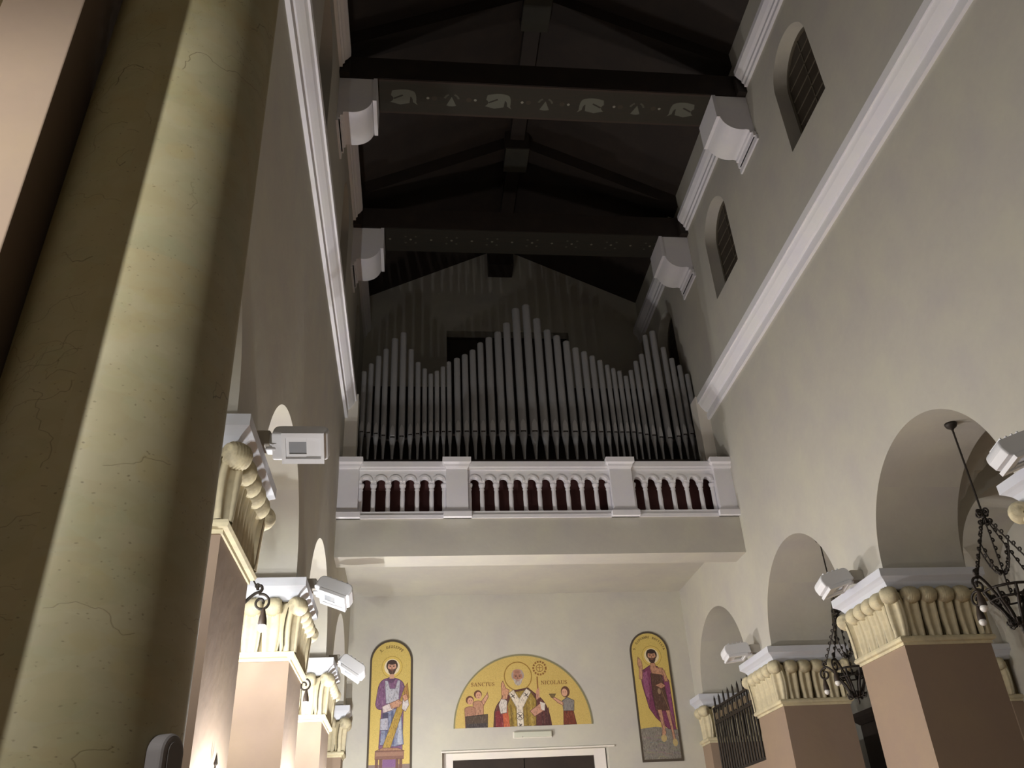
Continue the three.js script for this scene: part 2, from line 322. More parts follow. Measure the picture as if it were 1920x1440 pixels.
// ------------------------------------------------------------------ piers
const voluteGeo = (() => {                              // a barrel-shaped scroll, ridged, with ringed ends; axis along x
  const p = []; const L = .098; const ringEnd = [[.0, -L], [.018, -L], [.022, -L + .008], [.034, -L + .004], [.040, -L + .012], [.054, -L + .010]];
  ringEnd.forEach(q => p.push(q));
  const n = 14; for (let i = 0; i <= n; i++) { const t = -1 + 2 * i / n; const r = .062 + .040 * Math.sqrt(Math.max(0, 1 - t * t * .93)) - (i % 2 ? .011 : 0); p.push([r, t * (L - .014)]); }
  ringEnd.slice().reverse().forEach(([r, y]) => p.push([r, -y]));
  const g = lathe(p, 16); g.rotateZ(Math.PI / 2); return g;
})();
const leafGeo = (() => {                                // upright water leaf with two ridges, curling outwards under the scroll; faces +z
  const nu = 10, nv = 8, pos = [], idx = [], uv = []; const Hh = .50;
  const W = v => .078 + .022 * Math.sin(Math.PI * Math.min(1, v * .9));
  const Z = (u, v) => { const e = Math.abs(u); const ridge = .022 * Math.exp(-(((e - .55) / .2) ** 2)) - .016 * Math.exp(-((e / .22) ** 2)) - .03 * Math.max(0, (e - .82) / .18); return .018 + ridge + .055 * v * v * v; };
  for (const back of [0, 1]) for (let j = 0; j <= nv; j++) for (let i = 0; i <= nu; i++) { const u = -1 + 2 * i / nu, v = j / nv; pos.push(u * W(v), v * Hh, back ? -.07 : Z(u, v)); uv.push(u * W(v), v * Hh); }
  const N = (nu + 1) * (nv + 1);
  for (let j = 0; j < nv; j++) for (let i = 0; i < nu; i++) { const a = j * (nu + 1) + i, b = a + 1, c = a + nu + 1, d = c + 1; idx.push(a, b, d, a, d, c); }
  const edge = (a, b) => idx.push(a, a + N, b, b, a + N, b + N);
  for (let j = 0; j < nv; j++) { edge(j * (nu + 1), (j + 1) * (nu + 1)); edge((j + 1) * (nu + 1) + nu, j * (nu + 1) + nu); }
  for (let i = 0; i < nu; i++) { edge(nv * (nu + 1) + i, nv * (nu + 1) + i + 1); }
  const g = new THREE.BufferGeometry(); g.setAttribute('position', new THREE.Float32BufferAttribute(pos, 3)); g.setAttribute('uv', new THREE.Float32BufferAttribute(uv, 2)); g.setIndex(idx); g.computeVertexNormals(); return g;
})();
// hx, hz: half sizes; open: which sides carry leaves (n = nave/aisle +-x, +-z)
function pier(name, label, group, x, z, hx, hz, sides = ['+x', '-x', '+z', '-z'], topY = SPRING) {
  const p = thing(name, label, 'pier', [x, 0, z], group);
  const RING = topY - .82, CAP = topY - .22, mk = ['+x', '-x', '+z', '-z'].map(k => sides.includes(k) ? 1 : 0);
  mesh('shaft', stack([[0, .35], [0, RING]], hx, hz, false), M.pier, p);
  mesh('plinth', stack([[.03, 0], [.03, .25], [.02, .3], [0, .36]], hx, hz, true, mk), M.plaster, p);
  mesh('necking', stack([[0, RING - .03], [.015, RING - .03], [.015, RING], [.045, RING + .01], [.055, RING + .035], [.045, RING + .06], [.0, RING + .075]], hx, hz, true, mk), M.stone, p);
  const cap = mesh('capital', stack([[-.045, RING + .05], [-.05, RING + .3], [-.03, CAP + .01]], hx, hz, true, mk), M.bell, p);
  const vy = CAP - .075, out = .045;
  const place = (px, pz, ang, corner) => {
    const l = mesh('leaf', leafGeo, M.stone, cap); l.position.set(px - Math.sin(ang) * .0, RING + .06, pz); l.rotation.y = ang; if (corner) l.position.set(px, RING + .06, pz);
    const v = mesh('volute', voluteGeo, M.stone, cap); v.position.set(px + Math.sin(ang) * (out + (corner ? .02 : 0)), vy, pz + Math.cos(ang) * (out + (corner ? .02 : 0))); v.rotation.y = ang;
  };
  const nX = Math.max(1, Math.round(2 * hx / .225)), nZ = Math.max(1, Math.round(2 * hz / .225));
  if (sides.includes('+z')) for (let i = 1; i < nX; i++) place(-hx + 2 * hx * i / nX, hz, 0);
  if (sides.includes('-z')) for (let i = 1; i < nX; i++) place(-hx + 2 * hx * i / nX, -hz, Math.PI);
  if (sides.includes('+x')) for (let i = 1; i < nZ; i++) place(hx, -hz + 2 * hz * i / nZ, Math.PI / 2);
  if (sides.includes('-x')) for (let i = 1; i < nZ; i++) place(-hx, -hz + 2 * hz * i / nZ, -Math.PI / 2);
  for (const [sx, sz, a] of [[1, 1, 1], [1, -1, 3], [-1, -1, -3], [-1, 1, -1]])
    if (sides.includes(sx > 0 ? '+x' : '-x') && sides.includes(sz > 0 ? '+z' : '-z')) place(sx * hx, sz * hz, a * Math.PI / 4, true);
  mesh('abacus', stack([[-.01, CAP], [.02, CAP + .005], [.035, CAP + .04], [.06, CAP + .08], [.095, CAP + .11], [.125, CAP + .13], [.125, topY]], hx, hz, true, mk), M.abacus, p);
  return p;
}
const HX = T / 2, HZ = .53, XCR = XR + T / 2, XCL = XL - T / 2;
const ord = ['first', 'second', 'third', 'fourth', 'fifth'];
PIERZ.forEach((z, i) => pier('arcade_pier', `square beige pier with leaf capital in the unlit arcade, ${ord[i]} from the end wall`, 'piers of the unlit arcade', XCR, z, HX, HZ));
PIERZ.forEach((z, i) => { if (i !== 3) pier('arcade_pier', `square pink pier with leaf capital in the lamp-lit arcade, ${ord[i]} from the end wall`, 'piers of the lamp-lit arcade', XCL, z, HX, HZ); });
{ const p = thing('arcade_pier', 'plain square pink pier behind the veined marble column', 'pier', [XCL, 0, -2.565], 'piers of the lamp-lit arcade');
  mesh('shaft', box(-HX, HX, .3, 6.5, -.375, .375), M.pier, p); mesh('plinth', box(-HX - .03, HX, 0, .3, -.405, .405), M.plaster, p); }
pier('respond_pier', 'half pier with leaf capital against the end wall beside the iron grille', null, XCR, ZE + .24, HX, .24, ['-x', '+x', '+z']);
pier('respond_pier', 'half pier with leaf capital against the end wall in the lamp-lit arcade', null, XCL, ZE + .24, HX, .24, ['-x', '+x', '+z']);
// pilasters on the outer aisle walls, where the transverse arches land
PIERZ.slice(0, 4).forEach((z, i) => pier('aisle_pilaster', `${ord[i]} leaf-capital pilaster from the end wall on the dim aisle's outer wall`, 'pilasters of the dim aisle', XR + T + AW - .1, z, .1, .3, ['-x', '+z', '-z']));
PIERZ.slice(0, 4).forEach((z, i) => pier('aisle_pilaster', `${ord[i]} leaf-capital pilaster from the end wall on the lamp-lit aisle's outer wall`, 'pilasters of the lamp-lit aisle', XL - T - AW + .1, z, .1, .3, ['+x', '+z', '-z']));

// ------------------------------------------------------------------ marble column close to the viewer
function marbleTex() {
  const W = 1024, Hh = 2048, c = document.createElement('canvas'); c.width = W; c.height = Hh; const x = c.getContext('2d');
  x.fillStyle = 'rgb(150,141,110)'; x.fillRect(0, 0, W, Hh);
  for (let i = 0; i < 2600; i++) { const a = rnd() * W, b = rnd() * Hh, r = 6 + rnd() * 46; const t = rnd(); x.fillStyle = t < .5 ? 'rgba(168,160,134,.07)' : t < .8 ? 'rgba(126,118,84,.07)' : 'rgba(150,130,80,.08)'; x.beginPath(); x.ellipse(a, b, r, r * (.4 + rnd()), rnd() * 3, 0, 7); x.fill(); }
  const vein = (px, py, ang, len, w, al) => { const a0 = ang; x.lineJoin = 'miter'; x.strokeStyle = `rgba(70,58,36,${al})`; x.lineWidth = w; x.beginPath(); x.moveTo(px, py); for (let i = 0; i < len; i++) { ang = a0 + (ang - a0) * .55 + (rnd() - .5) * 1.9; const st = 4 + rnd() * 7; px += Math.cos(ang) * st; py += Math.sin(ang) * st; x.lineTo(px, py); if (rnd() < .025 && len > 25) { const q = [px, py]; vein(px, py, ang + (rnd() - .5) * 2, len * .4, w * .6, al * .8); x.strokeStyle = `rgba(70,58,36,${al})`; x.lineWidth = w; x.beginPath(); x.moveTo(...q); } } x.stroke(); };
  for (let i = 0; i < 30; i++) vein(rnd() * W, rnd() * Hh, -.5 + (rnd() - .5) * .5, 40 + rnd() * 90, 1.0 + rnd() * 1.9, .45 + rnd() * .4);
  for (let i = 0; i < 90; i++) vein(rnd() * W, rnd() * Hh, -.5 + (rnd() - .5) * 1.6, 6 + rnd() * 16, .5 + rnd() * .8, .25 + rnd() * .3);
  for (let i = 0; i < 2600; i++) { const cx = rnd() * W, cy = rnd() * Hh; x.fillStyle = `rgba(66,54,34,${.12 + rnd() * .3})`; x.beginPath(); x.ellipse(cx, cy, .6 + rnd() * 2.0, .5 + rnd() * 1.2, rnd() * 3.1, 0, 7); x.fill(); }
  const t = new THREE.CanvasTexture(c); t.colorSpace = THREE.SRGBColorSpace; t.wrapS = t.wrapT = THREE.RepeatWrapping; t.repeat.set(1, 2); return t;
}
{
  const col = thing('marble_column', 'tall round column of veined beige marble standing before a pink pier', 'column', [-.975, 0, -2.51]);
  const mt = marbleTex(); const mb = mt.clone(); mb.colorSpace = THREE.NoColorSpace;
  const m = std({ map: mt, bumpMap: mb, bumpScale: .002, roughness: .55 });
  mesh('shaft', lathe([[.365, .5], [.353, 1.6], [.345, 2.4], [.335, 3.4], [.322, 4.4], [.308, 5.4], [.29, 6.6]], 64), m, col);
  mesh('base', [stack([[.42, 0], [.42, .2]], .01, .01), lathe([[0, .2], [.42, .2], [.43, .25], [.42, .3], [.385, .33], [.385, .38], [.40, .42], [.39, .46], [.365, .5], [0, .5]], 48)], M.plaster, col);
  mesh('capital', [lathe([[.29, 6.6], [.33, 6.62], [.33, 6.68], [.30, 6.7], [.34, 6.9], [.44, 7.15], [0, 7.15]], 40), stack([[.45, 7.15], [.45, 7.3]], .01, .01)], M.stone, col);
}
{ // unseen post added as a light blocker: its shadow bounds the marble stripe
  const c = thing('added_light_blocker', 'added unseen round post blocking light beside the marble column', 'column', [-1.352, 0, -1.66]);
  mesh('shaft', lathe([[.12, .3], [.118, 2.5], [.116, 5.8]], 24), M.stone, c);
  mesh('base', [stack([[.14, 0], [.14, .15]], .01, .01), lathe([[0, .15], [.14, .15], [.145, .2], [.115, .26], [.105, .3], [0, .3]], 24)], M.stone, c);
  mesh('capital', [lathe([[.095, 5.8], [.12, 5.82], [.10, 5.86], [.16, 6.05], [0, 6.05]], 24), stack([[.16, 6.05], [.16, 6.15]], .01, .01)], M.stone, c);
}
{ // dark rounded loudspeaker strapped to the column
  const s = thing('loudspeaker', 'dark grey loudspeaker with rounded top strapped to the marble column', 'speaker', [-.634, 1.6, -2.388]);
  s.rotation.y = 1.22;
  const sh1 = new THREE.Shape(); const w = .036; sh1.moveTo(-w, -.4); sh1.lineTo(w, -.4); sh1.lineTo(w, .33); sh1.absarc(0, .33, w, 0, Math.PI, false); sh1.closePath();
  const g = new THREE.ExtrudeGeometry(sh1, { depth: .05, bevelEnabled: true, bevelSize: .012, bevelThickness: .012, bevelSegments: 3, curveSegments: 16 }); g.translate(0, 0, -.03);
  mesh('cabinet', g, M.speaker, s);
  const sh2 = new THREE.Shape(); const w2 = .028; sh2.moveTo(-w2, -.38); sh2.lineTo(w2, -.38); sh2.lineTo(w2, .33); sh2.absarc(0, .33, w2, 0, Math.PI, false); sh2.closePath();
  mesh('grille', new THREE.ExtrudeGeometry(sh2, { depth: .004, bevelEnabled: false, curveSegments: 16 }).translate(0, 0, .031), std({ color: lin(.16, .15, .145), roughness: .85 }), s);
  mesh('bracket', box(-.02, .02, -.1, .1, -.09, -.03), M.iron, s);
}

// ------------------------------------------------------------------ floodlights on the abaci
function makeFlood() {
  const f = new THREE.Group(); f.name = numbered('floodlight');   // origin: on the abacus at the wall face, lamp pointing +x
  mesh('mounting_box', rbox(.17, .13, .16, .015, .02, .11, 0), M.lampArm, f);
  mesh('knuckle', [new THREE.CylinderGeometry(.05, .05, .15, 14).rotateX(Math.PI / 2).translate(.13, .10, 0), rbox(.08, .06, .10, .012, .11, .05, 0)], M.lampBody, f);
  const hd = new THREE.Group(); hd.name = 'head'; hd.position.set(.14, .10, 0); f.add(hd);
  // tapered housing with a rounded end, open face downwards
  const s = new THREE.Shape(); s.moveTo(0, -.06); s.lineTo(.35, -.075); s.lineTo(.385, -.05); s.lineTo(.39, .01); s.quadraticCurveTo(.38, .07, .33, .075); s.lineTo(.04, .075); s.quadraticCurveTo(0, .07, 0, .03); s.closePath();
  const g = new THREE.ExtrudeGeometry(s, { depth: .19, bevelEnabled: true, bevelSize: .018, bevelThickness: .02, bevelSegments: 3, curveSegments: 8 }); g.translate(0, 0, -.095);
  mesh('housing', g, M.lampBody, hd);
  mesh('bezel', [box(.06, .38, -.122, -.085, -.125, -.085), box(.06, .38, -.122, -.085, .085, .125), box(.06, .09, -.122, -.085, -.085, .085), box(.355, .38, -.122, -.085, -.085, .085), box(.09, .115, -.108, -.09, -.085, .085), box(.245, .355, -.104, -.09, -.085, .085), box(.115, .245, -.108, -.09, .05, .085), box(.115, .245, -.108, -.09, -.085, -.05)], M.lampBody, hd);
  mesh('glass', box(.115, .245, -.100, -.094, -.05, .05), M.lampGlass, hd);
  mesh('fin', [0, 1, 2, 3].map(k => box(.08 + k * .07, .095 + k * .07, .09, .112, -.09, .09)), M.lampBody, hd);
  return f;
}
const flood0 = makeFlood(); let first = true;
function flood(side, z, tilt, roll, label, turn = 0) {
  const f = first ? flood0 : flood0.clone(); if (!first) f.name = numbered('floodlight'); first = false;
  scene.add(f); tag(f, label, 'floodlight', 'floodlights on the capitals');
  f.position.set(side > 0 ? XR - .06 : XL + .06, SPRING, z); f.rotation.set(0, side > 0 ? Math.PI : 0, 0); f.rotation.y += turn;
  const h = f.getObjectByName('head'); h.rotation.set(roll, 0, -tilt, 'YXZ');
  return f;
}
flood(-1, -6.03, .0, -.75, 'white floodlight on the third capital from the end wall, lamp-lit arcade');
flood(-1, -9.65, .42, -.35, 'white floodlight on the second capital from the end wall, lamp-lit arcade');
flood(-1, -13.27, .62, -.2, 'white floodlight on the first capital from the end wall, lamp-lit arcade');
flood(1, -6.03, .38, .25, 'white floodlight on the third capital from the end wall, unlit arcade');
flood(1, -9.65, .32, .25, 'white floodlight on the second capital from the end wall, unlit arcade');
flood(1, -13.27, .12, .2, 'white floodlight on the first capital from the end wall, unlit arcade');

// ------------------------------------------------------------------ chandeliers
const bulbGeo = new THREE.SphereGeometry(.038, 16, 12);
const chainGeo = (a, b, n, sag = 0) => {                // a wire with a curl at every step
  const A = new THREE.Vector3(...a), B = new THREE.Vector3(...b), out = []; const P = t => A.clone().lerp(B, t).add(new THREE.Vector3(0, -sag * 4 * t * (1 - t), 0));
  out.push(new THREE.TubeGeometry(new THREE.CatmullRomCurve3([0, .25, .5, .75, 1].map(P)), 10, .008, 5));
  const d = B.clone().sub(A).setY(0); const ang = Math.atan2(-d.z, d.x);
  for (let i = 0; i < n; i++) { const p = P((i + .5) / n); const g = new THREE.TorusGeometry(.018, .0085, 5, 10); g.translate(0.014, 0, 0); g.rotateY(ang); g.translate(p.x, p.y, p.z); out.push(g); }
  return out;
};
function chandelier(x, z, top, lit, turn, label, group) {     // lit: candela of each bulb, 0 when off
  const c = thing('chandelier', label, 'chandelier', [x, top, z], group); c.rotation.y = turn;
  mesh('canopy', lathe([[0, -.085], [.012, -.085], [.02, -.07], [.055, -.045], [.066, -.02], [.066, 0], [0, .01]], 18), M.iron, c);
  mesh('rod', [bar([0, -.08, 0], [0, -1.1, 0], .011), ...Array.from({ length: 14 }, (_, i) => new THREE.TorusGeometry(.010, .004, 4, 8).rotateX(Math.PI / 2 + (i % 2 ? .4 : -.4)).translate(0, -.12 - i * .068, 0))], M.iron, c);
  const hub = []; for (let k = 0; k < 4; k++) { const a = k * Math.PI / 2; hub.push(tube(spiral(.045, -1.08, .045, .012, Math.PI, -1.3), .010, 18, 5).rotateY(a)); hub.push(tube(spiral(.04, -1.17, .035, .01, Math.PI, 1.2), .009, 16, 5).rotateY(a + .78)); }
  hub.push(new THREE.SphereGeometry(.026, 10, 8).translate(0, -1.12, 0)); mesh('hub', hub, M.iron, c);
  mesh('centre_stem', chainGeo([0, -1.15, 0], [0, -1.95, 0], 9), M.iron, c);
  mesh('hoop', [new THREE.TorusGeometry(.235, .014, 6, 40).rotateX(Math.PI / 2).translate(0, -1.90, 0), new THREE.TorusGeometry(.20, .010, 6, 40).rotateX(Math.PI / 2).translate(0, -2.0, 0)], M.iron, c);
  const straps = []; for (let k = 0; k < 8; k++) { const a = k * Math.PI / 4 + .2; straps.push(tube([[.235, -1.90, 0], [.20, -2.0, 0], [.13, -2.10, 0], [.09, -2.2, 0], [.05, -2.26, 0]], .016, 10, 5).rotateY(a)); straps.push(tube(spiral(.15, -1.98, .045, .012, 0, 1.3), .010, 14, 5).rotateY(a)); straps.push(tube(spiral(.085, -2.22, .04, .01, .5, -1.3), .010, 12, 5).rotateY(a + .3)); }
  mesh('basket', straps, M.iron, c);
  mesh('finial', lathe([[0, -2.36], [.012, -2.34], [.02, -2.31], [.012, -2.28], [.05, -2.25], [.055, -2.22], [.02, -2.18], [0, -2.17]], 12), M.iron, c);
  for (let k = 0; k < 4; k++) {
    const a = k * Math.PI / 2;
    const arm = mesh('arm', [tube([[.06, -2.20, 0], [.12, -2.12, 0], [.18, -2.0, 0], [.26, -1.88, 0], [.34, -1.80, 0], [.385, -1.78, 0], [.40, -1.745, 0], [.375, -1.72, 0], [.355, -1.74, 0], [.362, -1.765, 0]], .015, 40, 6), tube(spiral(.40, -1.885, .085, .02, 1.9, -1.35, 18), .013, 26, 6), tube(spiral(.11, -2.24, .045, .01, 1.6, 1.2), .011, 14, 5)], M.iron, c); arm.rotation.y = a;
    mesh('socket', lathe([[0, -1.93], [.012, -1.93], [.018, -1.96], [.036, -2.03], [.042, -2.09], [.030, -2.09], [0, -2.08]], 14).translate(.43, 0, 0), M.socket, arm);
    const b = mesh('bulb', bulbGeo, lit ? M.bulbOn : M.bulbOff, arm); b.position.set(.43, -2.115, 0);
    mesh('hanger', chainGeo([.02, -1.14, 0], [.362, -1.765, 0], 8), M.iron, c).rotation.y = a;
    mesh('swag', chainGeo([.18, -1.43, 0], [.03, -1.72, 0], 4, .08), M.iron, c).rotation.y = a;
    if (lit) { const l = new THREE.PointLight(LAMP, lit, 0, 2); l.name = 'bulb_light'; l.position.set(.43, -2.115, 0); l.castShadow = true; l.shadow.radius = 1.5; arm.add(l); }
  }
  return c;
}
const APEX = SPRING + R;
chandelier(XCR, -7.84, APEX, 0, .25, 'unlit wrought-iron chandelier hanging in the third arch from the end wall', 'unlit chandeliers');
chandelier(XCR, -11.46, APEX, 0, .6, 'unlit wrought-iron chandelier hanging in the second arch from the end wall', 'unlit chandeliers');
chandelier(XCL, -11.46, APEX, CHANDELIER_CD[0], .1, 'lit wrought-iron chandelier hanging in the second arch from the end wall', 'lit chandeliers');
chandelier(XCL, -7.84, APEX, CHANDELIER_CD[1], .1, 'lit wrought-iron chandelier hanging in the third arch from the end wall', 'lit chandeliers');
chandelier(XCL, -4.22, APEX, CHANDELIER_CD[2], .1, 'lit wrought-iron chandelier hanging in the fourth arch from the end wall', 'lit chandeliers');
{ // single lantern in the tall opening beside the marble column
  const p = thing('pendant_lantern', 'lit single-bulb iron lantern hanging in the tall opening beside the marble column', 'lantern', [-1.82, 6.5, -.6]);
  mesh('canopy', lathe([[0, -.08], [.02, -.07], [.06, -.02], [.06, 0], [0, 0]], 16), M.iron, p); mesh('rod', bar([0, -.07, 0], [0, -2.94, 0], .008), M.iron, p);
  mesh('socket', lathe([[0, -2.9], [.02, -2.92], [.04, -3.03], [.03, -3.03], [0, -3.02]], 14), M.socket, p);
  const b = mesh('bulb', bulbGeo, M.bulbOn, p); b.position.set(0, -3.06, 0);
  const l = new THREE.PointLight(LAMP, LANTERN_CD, 0, 2); l.name = 'bulb_light'; l.position.set(0, -3.06, 0); l.castShadow = true; l.shadow.radius = .6; p.add(l); }

// ------------------------------------------------------------------ wall sconces on the nave faces of the lamp-lit piers
function sconce(z, cd, label) {
  const s = thing('wall_sconce', label, 'sconce', [XL, 1.75, z], 'lit wall sconces');
  mesh('backplate', rbox(.02, .34, .10, .008, .01, .05, 0), M.iron, s);
  mesh('crest', [tube([[.02, .2, 0], [.05, .34, 0], [.03, .44, 0], [.01, .5, .0]], .008, 12, 5), bar([.02, .2, -.02], [.03, .66, -.02], .006), lathe([[0, .60], [.014, .62], [.0, .69]], 8).translate(.03, 0, -.02)], M.iron, s);
  for (const q of [-1, 1]) {
    const a = mesh('arm', [tube([[.02, 0, 0], [.10, -.06, q * .04], [.19, -.04, q * .10], [.22, .04, q * .13]], .009, 16, 6), tube(spiral(.09, .02, .05, .012, -1.2, 1.3), .007, 14, 5)], M.iron, s);
    mesh('drip_pan', lathe([[0, .03], [.045, .045], [.05, .06], [.0, .05]], 16).translate(.22, 0, q * .13), M.iron, a);
    mesh('candle_tube', new THREE.CylinderGeometry(.016, .016, .16, 12).translate(.22, .13, q * .13), M.candle, a);
    const b = mesh('bulb', lathe([[0, 0], [.016, .005], [.026, .03], [.022, .06], [.008, .09], [0, .1]], 14), M.bulbOn, a); b.position.set(.22, .21, q * .13);
    const l = new THREE.PointLight(LAMP, cd, 0, 2); l.name = 'bulb_light'; l.position.set(.22, .25, q * .13); l.castShadow = true; l.shadow.radius = 1.2; a.add(l);
  }
  return s;
}
[-13.27, -9.65, -6.03].forEach((z, i) => sconce(z, SCONCE_CD[i], `lit iron candle sconce on the ${['first', 'second', 'third'][i]} pier from the end wall`));

// ------------------------------------------------------------------ roof trusses and corbels
function beamTex() {
  const W = 2048, Hh = 256, c = document.createElement('canvas'); c.width = W; c.height = Hh; const x = c.getContext('2d');
  x.fillStyle = 'rgb(46,42,33)'; x.fillRect(0, 0, W, Hh);
  for (let i = 0; i < 900; i++) { x.fillStyle = rnd() < .5 ? 'rgba(36,40,28,.25)' : 'rgba(60,46,36,.2)'; x.fillRect(rnd() * W, rnd() * Hh, 20 + rnd() * 90, 2 + rnd() * 5); }
  x.fillStyle = 'rgb(56,44,36)'; x.fillRect(0, 0, W, 18); x.fillRect(0, Hh - 18, W, 18);
  const pale = 'rgb(94,94,84)';
  const bird = (cx, m) => { x.save(); x.translate(cx, 128); x.scale(m * 1.15, 1.15); x.fillStyle = pale; x.beginPath(); x.moveTo(-70, 34); x.quadraticCurveTo(-40, 10, -66, -10); x.lineTo(-60, -40); x.quadraticCurveTo(10, -62, 50, -40); x.quadraticCurveTo(66, -26, 62, 30); x.lineTo(70, 48); x.lineTo(46, 30); x.quadraticCurveTo(44, -4, 32, -6); x.lineTo(28, 36); x.lineTo(-20, 48); x.closePath(); x.fill(); x.strokeStyle = 'rgb(46,42,33)'; x.lineWidth = 9; x.beginPath(); x.moveTo(-52, 10); x.lineTo(-6, -14); x.stroke(); x.restore(); };
  const flower = cx => { x.save(); x.translate(cx, 128); x.fillStyle = pale; x.beginPath(); x.moveTo(0, -20); x.lineTo(28, 46); x.quadraticCurveTo(0, 58, -30, 46); x.closePath(); x.fill(); x.strokeStyle = 'rgb(78,76,66)'; x.lineWidth = 12; x.beginPath(); x.arc(0, 4, 42, Math.PI * 1.08, Math.PI * 1.36); x.stroke(); x.beginPath(); x.arc(0, 4, 42, Math.PI * 1.62, Math.PI * 1.94); x.stroke(); x.restore(); };
  const n = 7; for (let i = 0; i < n; i++) { const cx = W * (.09 + .82 * i / (n - 1)); if (i % 2 === 0) bird(cx, i < 3 ? 1 : -1); else flower(cx); if (i < n - 1) { const d = W * .82 / (n - 1) / 2; x.fillStyle = 'rgb(128,126,116)'; x.beginPath(); x.arc(cx + d, 126, 9, 0, 7); x.fill(); x.fillStyle = 'rgba(72,58,46,.6)'; x.beginPath(); x.arc(cx + d + (i % 2 ? -38 : 38), 126, 16, 0, 7); x.fill(); } }
  const t = new THREE.CanvasTexture(c); t.colorSpace = THREE.SRGBColorSpace; return t;
}
function beamTex2() {                                   // the farther beam: rows of pale dots
  const W = 1024, Hh = 128, c = document.createElement('canvas'); c.width = W; c.height = Hh; const x = c.getContext('2d');
  x.fillStyle = 'rgb(40,37,29)'; x.fillRect(0, 0, W, Hh);
  for (let i = 0; i < 400; i++) { x.fillStyle = rnd() < .5 ? 'rgba(30,33,24,.25)' : 'rgba(52,42,32,.2)'; x.fillRect(rnd() * W, rnd() * Hh, 20 + rnd() * 60, 2 + rnd() * 4); }
  for (let i = 0; i < 14; i++) { const cx = W * (i + .5) / 14; x.fillStyle = 'rgb(110,106,94)'; x.beginPath(); x.arc(cx, 60, 4.5, 0, 7); x.fill(); if (i % 2) for (const [a, b] of [[-18, -16], [18, -16], [-18, 18], [18, 18]]) { x.fillStyle = 'rgb(76,72,62)'; x.beginPath(); x.arc(cx + a, 60 + b, 4, 0, 7); x.fill(); } }
  const t = new THREE.CanvasTexture(c); t.colorSpace = THREE.SRGBColorSpace; return t;
}
const paintedA = std({ map: beamTex(), roughness: .85 }), paintedB = std({ map: beamTex2(), roughness: .85 });
function truss(z, painted, label, w = .70, kingW = .52) {
  const t = thing('roof_truss', label, 'truss', [XM, 12.85, z]);
  const hw = (XR - XL) / 2;
  const beam = mesh('tie_beam', box(-hw, hw, .012, .50, -w / 2, w / 2), M.darkwood, t);
  if (painted) {
    const g = new THREE.PlaneGeometry(2 * hw - 1.0, w - .02).rotateX(Math.PI / 2); const b = box(-hw + .5, hw - .5, 0, .012, -w / 2 + .01, w / 2 - .01);
    const uv = b.attributes.uv, p = b.attributes.position; for (let i = 0; i < p.count; i++) uv.setXY(i, (p.getX(i) + hw - .5) / (2 * hw - 1), .5 + p.getZ(i) / w); // near edge of the beam at the top of the print
    mesh('painted_underside', b, painted, beam); g.dispose();
  }
  const post = mesh('king_post', box(-kingW / 2, kingW / 2, 15.2 - 12.85, RIDGE - 12.9, -w / 2, w / 2), M.darkwood, t);
  mesh('post_end', box(-kingW / 2 + .01, kingW / 2 - .01, 15.18 - 12.85, 15.2 - 12.85, -w / 2 + .01, w / 2 - .01), M.boss, post);
  for (const q of [-1, 1]) {
    const s = shapeOf([[q * hw, EAVE - 12.85], [0, RIDGE - 12.85], [0, RIDGE - 12.85 - .32], [q * hw, EAVE - 12.85 - .32]]);
    mesh('rafter', extrudeZ(s, -.18, .18), M.darkwood, t);
    mesh('beam_block', box(q * hw, q * (hw - .16), -.0, .34, -w / 2 - .1, w / 2 + .1), M.darkwood, t);
  }
  return t;
}
truss(-9.6, paintedA, 'dark timber truss whose beam is painted with pale birds and flowers');
truss(-13.17, paintedB, 'dark timber truss whose beam is painted with small pale dots above the organ gallery');
truss(-6.03, paintedA, 'dark timber truss over the nave in front of the painted bird beam');
{ const g = thing('gable_truss', 'dark timber boss and rafters set against the gable above the organ', 'truss', [XM, 14.5, -16.5]);
  mesh('king_post', box(-.36, .24, .28, 1.1, -.25, .25), M.darkwood, g);
  mesh('purlin', box(-.15, .15, .95, 1.2, .25, 10.5), M.darkwood, g); }
function corbel(side, z, label) {
  const c = thing('corbel', label, 'corbel', [side > 0 ? XR : XL, 11.9, z], 'scroll corbels under the roof beams');
  const d = -side; // into the nave
  const s = new THREE.Shape(); const q = (a, b) => [d * a, b];
  s.moveTo(...q(0, .0)); s.lineTo(...q(.05, .0)); s.lineTo(...q(.05, .09)); s.lineTo(...q(.09, .10)); s.lineTo(...q(.09, .16)); s.lineTo(...q(.14, .17));
  s.bezierCurveTo(...q(.36, .12), ...q(.54, .28), ...q(.54, .50)); s.lineTo(...q(.54, .938)); s.lineTo(...q(0, .938)); s.closePath();
  mesh('scroll', toCreasedNormals(extrudeZ(s, -.34, .34, 16), .5), M.white, c);
  mesh('front_fillet', box(d * .54, d * .60, .42, .938, -.36, .36), M.white, c);
  mesh('wall_fillet', [box(0, d * .03, -.10, .005, -.40, .40), box(0, d * .06, .0, .10, -.37, .37)], M.white, c);
  return c;
}
for (const [z, n] of [[-9.6, 'bird-painted'], [-13.17, 'dot-painted'], [-6.03, 'nearest']]) for (const side of [1, -1]) corbel(side, z, `white scroll corbel carrying the ${n} beam on the ${side > 0 ? 'unlit' : 'lamp-lit'} side`);

